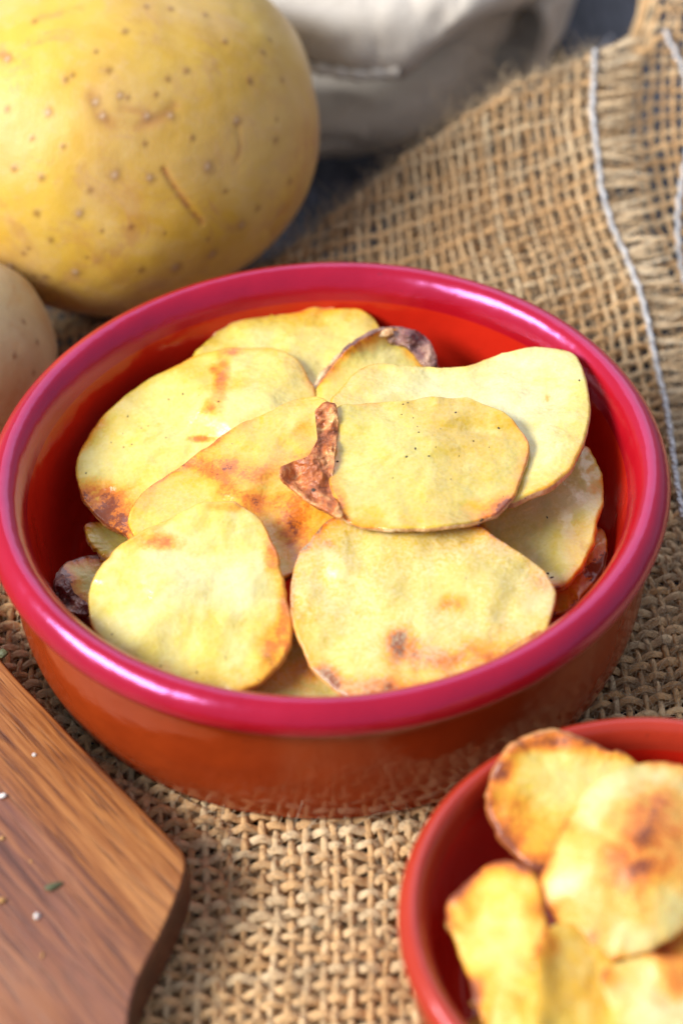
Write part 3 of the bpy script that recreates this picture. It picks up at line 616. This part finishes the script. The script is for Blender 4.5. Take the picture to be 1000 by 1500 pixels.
slice_([(127, 885), (134, 850), (150, 820), (178, 795), (210, 775), (250, 757), (285, 738), (318, 731), (352, 738), (383, 760), (402, 800), (414, 845), (427, 895), (428, 935), (412, 968), (390, 992), (355, 1012), (310, 1015), (260, 1004), (205, 980), (160, 950), (135, 920)], 36, .0, .28, 'round pale glossy front-left slice with an orange toasted right edge', M_PALE, seed=43, crisp=3, skinmat=M_SKIN_O, th=2.8, edge=.22, cup=.8, cupdir=(1, -.1), bend=(-.8, -.3),
       brown=[(232, 795, (26, 8), .62), (418, 890, (8, 42), .50), (398, 950, (24, 22), .46), (400, 810, (10, 30), .60), (330, 742, (24, 6), .42), (408, 930, 10, .3)],
       yellow=[(300, 990, 45, .5), (400, 950, 35, .7), (290, 880, 50, .2)], blist=[(190, 940, 24, .5), (240, 850, 22, .6), (200, 880, 18, -.5), (360, 850, 18, .6), (260, 930, 22, -.6), (382, 965, 9, .9), (335, 905, 14, .4), (215, 832, 10, .5), (300, 800, 28, -.6)], wav=.7)
slice_([(484, 655), (487, 620), (496, 595), (530, 590), (580, 586), (640, 580), (690, 584), (735, 600), (762, 626), (775, 655), (768, 695), (750, 730), (715, 758), (650, 770), (590, 774), (535, 772), (508, 762), (492, 735), (482, 700)], 44.5, .0, .05, 'uppermost oblong slice in the centre, speckled with pepper, with a flap of browned skin', M_OLIVE, seed=44, gap=1.6, skinmat=M_SKIN_T, th=1.9, edge=.18, bend=(-.5, -.3),
       brown=[(486, 640, (7, 40), .45), (498, 735, (7, 22), .4), (715, 745, (30, 12), .34), (560, 655, 18, .10), (745, 740, 12, .4)], yellow=[(690, 640, 45, .9), (620, 750, 70, .5), (560, 620, 40, .2), (650, 600, 60, .3)], blist=[(540, 640, 22, -.5), (700, 640, 25, -.4), (640, 730, 24, .35)], wav=.6)
top_slice = [o for o in sc.collection.objects if o.name.startswith('potato_slice')][-1]
# browned skin flap on the uppermost slice (a part of it)
def flap(outline, z0, gx, gy, parent, mat, cups, seed, th=.9, name='skin_flap'):
    n, K = 110, 26; O = closed_curve(outline, n); c0 = O.mean(0); cen = onz(c0[0], c0[1], z0/1000); nr = np.array([-gx, -gy, 1.]); nr /= np.linalg.norm(nr)
    d = O-c0; O = O+d/np.linalg.norm(d, axis=1, keepdims=True)*(2.2*fbm(np.stack([O[:, 0]*.07, O[:, 1]*.07, 0*O[:, 0]], -1), seed, 3))[:, None]
    rho = np.linspace(.02, 1, K); P2 = c0+(O-c0)[None]*rho[:, None, None]; D = rays(P2[..., 0], P2[..., 1]); dp = ((cen-EYE)@nr)/(D@nr)
    h = 1.3*fbm(np.stack([P2[..., 0]*.035, P2[..., 1]*.035, 0*D[..., 0]], -1), seed+1, 4)
    for bu, bv, br_, bh in cups: h = h+bh*np.exp(-((P2[..., 0]-bu)**2+(P2[..., 1]-bv)**2)/(2*br_**2))
    P = EYE+D*(dp-h/1000/.7)[..., None]; B = P-nr*th/1000
    V = np.vstack([P.reshape(-1, 3), B.reshape(-1, 3)]); nt = K*n
    F = np.vstack([grid_faces(K, n, wrap_m=True), grid_faces(K, n, wrap_m=True, base=nt)[:, ::-1], np.array([[(K-1)*n+j, (K-1)*n+(j+1) % n, nt+(K-1)*n+(j+1) % n, nt+(K-1)*n+j] for j in range(n)])])
    o = mesh_obj(name, V, F, mat, parent, origin=tuple(parent.location)); fix_normals(o); return o
flap([(408, 686), (428, 676), (450, 668), (462, 648), (470, 625), (461, 604), (474, 590), (492, 592), (494, 640), (487, 690), (492, 730), (502, 757), (470, 744), (436, 722), (418, 706)], 45.0, .0, .06, top_slice, M_SKIN, [(440, 700, 14, -1.3), (478, 610, 8, -1.0), (415, 690, 7, .8)], 51)['label'] = 'curled flap of dark browned skin'

curl = [o for o in sc.collection.objects if o.get('label', '').startswith('curled slice')][0]
flap([(566, 486), (590, 479), (615, 488), (634, 510), (639, 534), (618, 532), (602, 512), (584, 502), (570, 500)], 35, .0, .1, curl, M_SKIN_P, [(600, 492, 10, 1.6), (628, 520, 8, 1.2)], 52)
cl_ = [onz(u, v, z/1000) for u, v, z in open_curve([(456, 578, 31.5), (474, 549, 32.5), (502, 519, 34), (538, 496, 35.5), (575, 485, 36.5)], 40)]
o = tube_obj('skin', [np.array(cl_)], [.0009+.0002*np.sin(np.arange(40)*.9)], M_SKIN_T, None, 8); o.parent = curl; o.location = -curl.location
low = [o for o in sc.collection.objects if o.get('label', '').startswith('small slice with dark purple')][0]
flap([(80, 850), (86, 838), (100, 850), (108, 868), (128, 884), (127, 898), (100, 897), (84, 886)], 19, .1, .1, low, M_SKIN_P, [(92, 860, 8, .8)], 53)
# small bowl
SG = 'roast potato slices in the small bowl'; BC = (SB[0], SB[1], KB)
kw = dict(group=SG, bowlc=BC)
slice_([(590+60, 1560), (700, 1480), (800, 1430), (950, 1400), (1080, 1450), (1100, 1560), (900, 1640), (720, 1640)], 16, 0, 0, 'golden slice lowest in the small bowl, at the bottom edge of the picture', M_GOLD2, seed=60, edge=.3, yellow=[(850, 1480, 80, .6)], **kw)
slice_([(716, 1185), (716, 1150), (735, 1115), (765, 1086), (800, 1073), (845, 1080), (880, 1095), (930, 1112), (960, 1160), (930, 1230), (860, 1280), (800, 1285), (765, 1262), (740, 1232), (722, 1205)], 30, .0, .35, 'slice with a thick dark toasted skin rim at the back of the small bowl', M_GOLD2, seed=61, skinmat=M_SKIN, crisp=3, th=3.4, cup=2.2, cupdir=(-.6, -1), edge=.9, brown=[(745, 1190, 22, .45), (850, 1240, 30, .4), (790, 1090, (45, 8), .6), (780, 1220, 30, .3), (735, 1130, 14, .6)], yellow=[(800, 1230, 50, .7)], **kw)
slice_([(1020, 1330), (1080, 1350), (1120, 1420), (1080, 1500), (980, 1500), (930, 1440), (950, 1370)], 26, -.1, .1, 'browned slice at the right edge under the domed slice of the small bowl', M_GOLD2, seed=62, edge=.5, brown=[(975, 1390, 25, .6)], **kw)
slice_([(650, 1330), (668, 1303), (697, 1277), (725, 1260), (758, 1260), (785, 1282), (800, 1330), (805, 1400), (800, 1470), (780, 1540), (730, 1560), (705, 1500), (690, 1450), (668, 1390)], 29, .25, .22, 'upright golden slice with a pale skin edge at the left of the small bowl', M_GOLD2, seed=63, skinmat=M_SKIN_L, th=4.0, edge=.6, brown=[(740, 1270, (40, 9), .4), (780, 1330, 14, .5), (745, 1470, 30, .45), (680, 1340, 14, .35), (730, 1370, 14, .3)], yellow=[(740, 1330, 60, .6)], **kw)
slice_([(790, 1370), (830, 1350), (880, 1380), (910, 1440), (920, 1530), (850, 1560), (780, 1540), (775, 1450)], 28, .05, .2, 'smooth yellow slice in the middle foreground of the small bowl', M_GOLD2, seed=64, edge=.2, yellow=[(840, 1440, 50, 1.)], brown=[(800, 1385, 16, .4)], **kw)
slice_([(880, 1425), (920, 1405), (980, 1400), (1050, 1410), (1080, 1460), (1060, 1560), (980, 1580), (915, 1530), (890, 1470)], 32, .05, .2, 'slice with a pinkish brown patch in the lower right corner of the picture', M_PALE2, seed=65, edge=.3, brown=[(990, 1440, (26, 30), .55)], yellow=[(900, 1450, 30, .8)], **kw)
slice_([(786, 1300), (800, 1255), (822, 1205), (846, 1165), (880, 1135), (930, 1118), (985, 1116), (1040, 1140), (1075, 1200), (1070, 1280), (1030, 1340), (975, 1385), (925, 1405), (880, 1408), (840, 1390), (810, 1350)], 40, .05, .28, 'domed pale slice with big orange-brown blotches, uppermost in the small bowl', M_PALE2, seed=66, skinmat=M_SKIN_L, th=3.0, edge=.35, bend=(-7.5, -6.5), brown=[(930, 1200, 34, .48), (1000, 1190, 30, .3), (905, 1270, 30, .25), (830, 1330, 26, .2), (985, 1250, 40, .42), (920, 1310, 40, .42), (960, 1180, 20, .3), (850, 1225, 30, .22), (870, 1370, 20, .38), (940, 1260, 22, .3)], yellow=[(960, 1270, 50, .4)], blist=[(930, 1230, 30, .6)], wav=.6, **kw)
# ================================================================== whole potatoes
def potato(name, cen, rad, rot, mat, label, spots=(), scars_shade=(), seed=1, nrand=60, lum=.06):
    n, mm = 300, 420; th = np.linspace(.004, np.pi-.004, n); ph = np.linspace(0, 2*np.pi, mm, endpoint=False)
    T, Pn = np.meshgrid(th, ph, indexing='ij'); U = np.stack([np.cos(T), np.sin(T)*np.cos(Pn), np.sin(T)*np.sin(Pn)], -1)
    sup = (np.abs(U)**1.90).sum(-1)**(-1/1.90)
    rr = sup*(1+lum*fbm(U*1.15, seed, 2)+.005*fbm(U*4, seed+3, 3))
    rm = np.array(Matrix.Rotation(rot[2], 3, 'Z') @ Matrix.Rotation(rot[1], 3, 'Y') @ Matrix.Rotation(rot[0], 3, 'X'))
    W = (U*rr[..., None]*np.array(rad))@rm.T+np.array(cen)
    z = W[..., 2]; W[..., 2] = np.where(z < -.004, -.004+(z+.004)*.12, z)
    N = W-np.array(cen); N /= np.linalg.norm(N, axis=-1, keepdims=True)
    d = W-EYE; zz = d@fw; Ux = 500+FPX*(d@CX)/zz; Vx = 750-FPX*(d@CY)/zz; front = (N@fw) < .15
    A_ = np.zeros(T.shape); Bc = np.zeros(T.shape); C_ = np.zeros(T.shape); H = np.zeros(T.shape)
    pts = []
    for (u, v, r) in spots:
        k = np.where(front, (Ux-u)**2+(Vx-v)**2, 1e9).argmin(); pts.append((W.reshape(-1, 3)[k], r*.00015))
    Wf = W.reshape(-1, 3); 
    for _ in range(nrand): pts.append((Wf[rng.integers(len(Wf))], rng.uniform(.0003, .0007)))
    for p, r in pts:
        q = np.linalg.norm(W-p, axis=-1); q = q*(1+.25*vnoise(W*900, 3)); A_ = np.maximum(A_, np.exp(-(q/r/1.2)**2)); C_ = np.maximum(C_, .75*np.exp(-(q/r/.55)**2)) if r > .0009 else C_
        H = H+.00012*np.exp(-(q/r)**2)-.00012*np.exp(-(q/r/2.1)**2)
    for (path, wd, st_, dep) in scars_shade:
        c = open_curve(path, 24)
        q = np.sqrt(((Ux[..., None]-c[:, 0])**2+(Vx[..., None]-c[:, 1])**2).min(-1)); q = np.where(front, q, 1e3)
        g = np.exp(-(q/wd)**2)*st_; Bc = np.maximum(Bc, g); H = H-dep/2000*np.exp(-(q/wd*1.3)**2)+0*np.exp(-((q-wd*1.3)/wd*1.6)**2)
    W = W+N*H[..., None]
    o = mesh_obj(name, W, grid_faces(n, mm, wrap_m=True), mat, None, dict(tone=np.stack([A_, Bc, C_], -1)), origin=cen); fix_normals(o)
    return tag(o, label, 'potato', 'raw whole potatoes')
SP = [(182, 44, 5), (160, 102, 5), (105, 108, 4), (96, 118, 5), (10, 84, 7), (160, 103, 5), (272, 103, 6), (245, 115, 5), (70, 164, 7), (10, 158, 5), (47, 204, 4), (93, 213, 4), (20, 247, 5), (63, 260, 5), (166, 254, 9), (220, 261, 7), (304, 244, 9), (130, 279, 5), (54, 311, 5), (116, 313, 7), (110, 396, 9), (66, 405, 5), (48, 404, 4), (205, 394, 6), (256, 393, 8), (311, 372, 8), (378, 304, 6), (355, 330, 7), (425, 265, 5), (404, 205, 6), (348, 177, 7), (365, 118, 6), (414, 117, 4), (15, 388, 8), (138, 148, 8), (152, 170, 8), (175, 137, 7), (217, 170, 7), (250, 167, 7), (228, 136, 4), (250, 12, 5), (215, 8, 5), (50, 30, 5), (330, 60, 5), (300, 20, 5), (385, 75, 5), (330, 280, 4), (75, 350, 5), (190, 330, 4), (280, 200, 4), (210, 210, 4)]
potato('potato', (-.0540, .1345, .0415), (.0565, .0515, .0450), (.2, R(-3), R(6)), M_RAW, 'big yellow raw potato with freckled skin and a small gash, behind the large bowl', SP,
       [([(240, 248), (262, 283), (295, 325)], 5.0, 1, 1.0), ([(135, 140), (150, 172), (190, 186), (235, 172), (255, 155)], 11, .55, .5), ([(180, 160), (215, 165)], 8, .5, .3), ([(348, 180), (352, 215), (345, 235)], 4, .5, .3),
        ([(120, 350), (160, 395), (200, 325)], 14, .40, .0), ([(150, 390), (175, 400)], 13, .5, .1), ([(420, 300), (395, 340)], 7, .6, .8), ([(455, 200), (445, 270), (410, 340)], 30, .55, 0), ([(380, 90), (400, 140)], 30, .25, 0), ([(60, 440), (150, 465), (240, 445)], 26, .3, 0), ([(0, 80), (25, 84)], 7, .7, .2), ([(60, 25), (120, 12)], 6, .4, .1)], 4, 50, .035)  # the wide right-side marks paint the potato's shaded side into the skin
potato('potato', (-.1005, .0655, .0200), (.0345, .0330, .0275), (0, 0, R(30)), M_RAW2, 'paler beige potato at the left edge, in front of the big yellow one', [(35, 470, 4), (20, 520, 5), (50, 545, 4)], [], 9, 40, .05)
# ================================================================== cutting board
BT = .0135
bo = [(-420, 520), (-160, 760), (0, 962), (60, 1028), (128, 1100), (196, 1170), (240, 1215), (266, 1242), (274, 1258), (271, 1285), (258, 1322), (236, 1372), (214, 1414), (198, 1452), (190, 1492), (182, 1560), (150, 1700), (-100, 1900), (-500, 1500), (-700, 900)]
oc = np.array([onz(u, v, BT)[:2] for u, v in bo])
# densify only lightly so that straight sides stay straight
def poly_round(P, n=10):
    out = []
    m_ = len(P)
    for i in range(m_):
        a, b, c = P[i-1], P[i], P[(i+1) % m_]
        p, q = b+(a-b)*.5*min(1, .5), b+(c-b)*.5*min(1, .5)
        for t in np.linspace(0, 1, n): out.append((1-t)**2*p+2*t*(1-t)*b+t*t*q)
    return np.array(out)
OC = closed_curve(oc, 260); cb = OC.mean(0)
def inset(P, d):
    T = np.roll(P, -1, 0)-np.roll(P, 1, 0); T /= np.linalg.norm(T, axis=1, keepdims=True)+1e-12; Nn = np.stack([-T[:, 1], T[:, 0]], 1)
    if ((cb-P)*Nn).sum() < 0: Nn = -Nn
    return P+Nn*d
br = .0011; rings = []
for t in np.linspace(np.pi/2, 0, 7): rings.append((br*(1-math.cos(t)), BT-br*(1-math.sin(t))))
rings = rings+[(0, .0045)]+[(.0020*(1-math.cos(t)), .0035-.0020*math.sin(t)) for t in np.linspace(0, np.pi/2, 5)]
Vb_ = [np.column_stack([inset(OC, d), np.full(len(OC), z)]) for d, z in rings]; nn = len(OC)
Vb_ = np.vstack(Vb_); Fb = [tuple(x) for x in grid_faces(len(rings), nn, wrap_m=True)]+[tuple(range(nn)), tuple(range((len(rings)-1)*nn, len(rings)*nn))[::-1]]
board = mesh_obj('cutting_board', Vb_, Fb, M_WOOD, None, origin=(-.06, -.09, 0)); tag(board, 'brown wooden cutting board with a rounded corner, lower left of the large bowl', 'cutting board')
fix_normals(board); board.data.set_sharp_from_angle(angle=R(40)); board.data.materials.append(M_WOOD_SIDESHADE)
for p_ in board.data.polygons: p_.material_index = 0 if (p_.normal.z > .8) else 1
# ---- crumbs and specks
def chunk(name, p, s, mat, squash=(1, 1, .7), rot=0., lum=.35):
    bm = bmesh.new(); bmesh.ops.create_icosphere(bm, subdivisions=2, radius=1)
    for v_ in bm.verts:
        q = np.array(v_.co); k = 1+lum*float(vnoise((q*1.3+p[0]*9999)[None], 3)[0]); v_.co = Vector(q*k*np.array(squash)*s)
    me = bpy.data.meshes.new(name); bm.to_mesh(me); bm.free(); me.materials.append(mat); o = bpy.data.objects.new(name, me); o.location = p; o.rotation_euler = (0, 0, rot); return link(o)
for (u, v, s, m_, nm, lb, sq, rot) in [
    (4, 1166, .00075, M_SALT, 'salt_grain', 'white salt grain at the left edge of the cutting board', (1.1, .9, .7), .3),
    (50, 1106, .0005, M_SALT, 'salt_grain', 'tiny pale salt grain on the board, nearest the large bowl', (1, .9, .7), 0),
    (54, 1342, .00072, M_SALT, 'salt_grain', 'whitish salt grain just below the green herb flake on the board', (1, .9, .8), .8),
    (78, 1299, .0010, M_HERB, 'herb_flake', 'dark green dried herb flake lying on the cutting board', (1.9, .65, .5), .45),
    (3, 1228, .00055, M_CRUMB, 'crumb', 'golden crumb at the left edge of the board under the salt grain', (1, 1, .6), 0),
    (62, 1400, .00045, M_CRUMB, 'crumb', 'small brown crumb low on the cutting board', (.7, 1.8, .6), -.2),
    (46, 1262, .0003, M_CRUMB, 'crumb', 'tiny brown crumb just above the green herb flake', (1, 1, .6), 0),
    (2, 1320, .0008, M_CRUMB, 'crumb', 'dark golden crumb at the left picture edge, lowest on the board', (1, .8, .6), 0),
    (4, 957, .0010, M_HERB, 'herb_flake', 'green herb bit at the upper tip of the cutting board edge', (1.2, 1, .8), 0)]:
    tag(chunk(nm, tuple(onz(u, v, BT+s*sq[2]*.6)), s, m_, sq, rot), lb, nm.replace('_', ' '), {'salt_grain': 'salt grains on the cutting board', 'crumb': 'crumbs on the cutting board'}.get(nm))
# pepper on the slices: each speck sits on the slice under it
bpy.context.view_layer.update(); dg = bpy.context.evaluated_depsgraph_get()
PEP = [(590, 592, 2.2), (597, 590, 1.6), (608, 657, 2.6), (613, 633, 1.8), (611, 625, 1.6), (595, 669, 2.2), (628, 668, 2.), (693, 646, 2.2), (730, 627, 2.2), (660, 702, 1.6), (667, 604, 2), (605, 612, 1.6), (588, 607, 1.4), (494, 676, 3.), (705, 762, 4), (459, 718, 5), (848, 557, 2.4), (822, 512, 2.2), (802, 840, 3.4), (808, 846, 3), (769, 730, 1.6), (801, 758, 2.6), (268, 577, 2.8), (247, 585, 2.4), (291, 579, 1.8), (187, 610, 2.2), (193, 651, 2.), (181, 655, 2), (217, 624, 1.6), (207, 627, 1.6), (243, 641, 1.5), (180, 635, 1.3), (163, 648, 1.6), (126, 693, 2), (320, 588, 2), (355, 518, 1.6), (288, 985, 2.2), (330, 962, 1.8), (378, 996, 1.8), (235, 976, 2), (164, 929, 1.6), (331, 966, 1.2), (682, 847, 1.6), (737, 727, 1.6), (638, 655, 1.2), (672, 668, 1.3), (716, 655, 1.2), (575, 700, 1.3), (645, 628, 1.3), (625, 735, 1.2), (300, 615, 1.2), (340, 650, 1.3)]
bm = bmesh.new()
for u, v, s in PEP:
    hit, loc, nr, *_ = sc.ray_cast(dg, Vector(EYE), Vector(ray(u, v)))
    if not hit: continue
    s = s*.00012; mt = Matrix.Translation(loc) @ nr.to_track_quat('Z', 'Y').to_matrix().to_4x4() @ Matrix.Rotation(random.random()*6, 4, 'Z') @ Matrix.Diagonal((s*random.uniform(.8, 1.5), s*random.uniform(.6, 1), s*.6, 1))
    bmesh.ops.create_icosphere(bm, subdivisions=1, radius=1, matrix=mt)
me = bpy.data.meshes.new('pepper_specks'); bm.to_mesh(me); bm.free(); me.materials.append(M_PEPPER); o = link(bpy.data.objects.new('pepper_specks', me))
tag(o, 'fine black pepper specks scattered over the slices in the large bowl', 'pepper', None, 'stuff')
import os
if os.environ.get('DBG'): print('\n'.join(map(str, REPORT)))
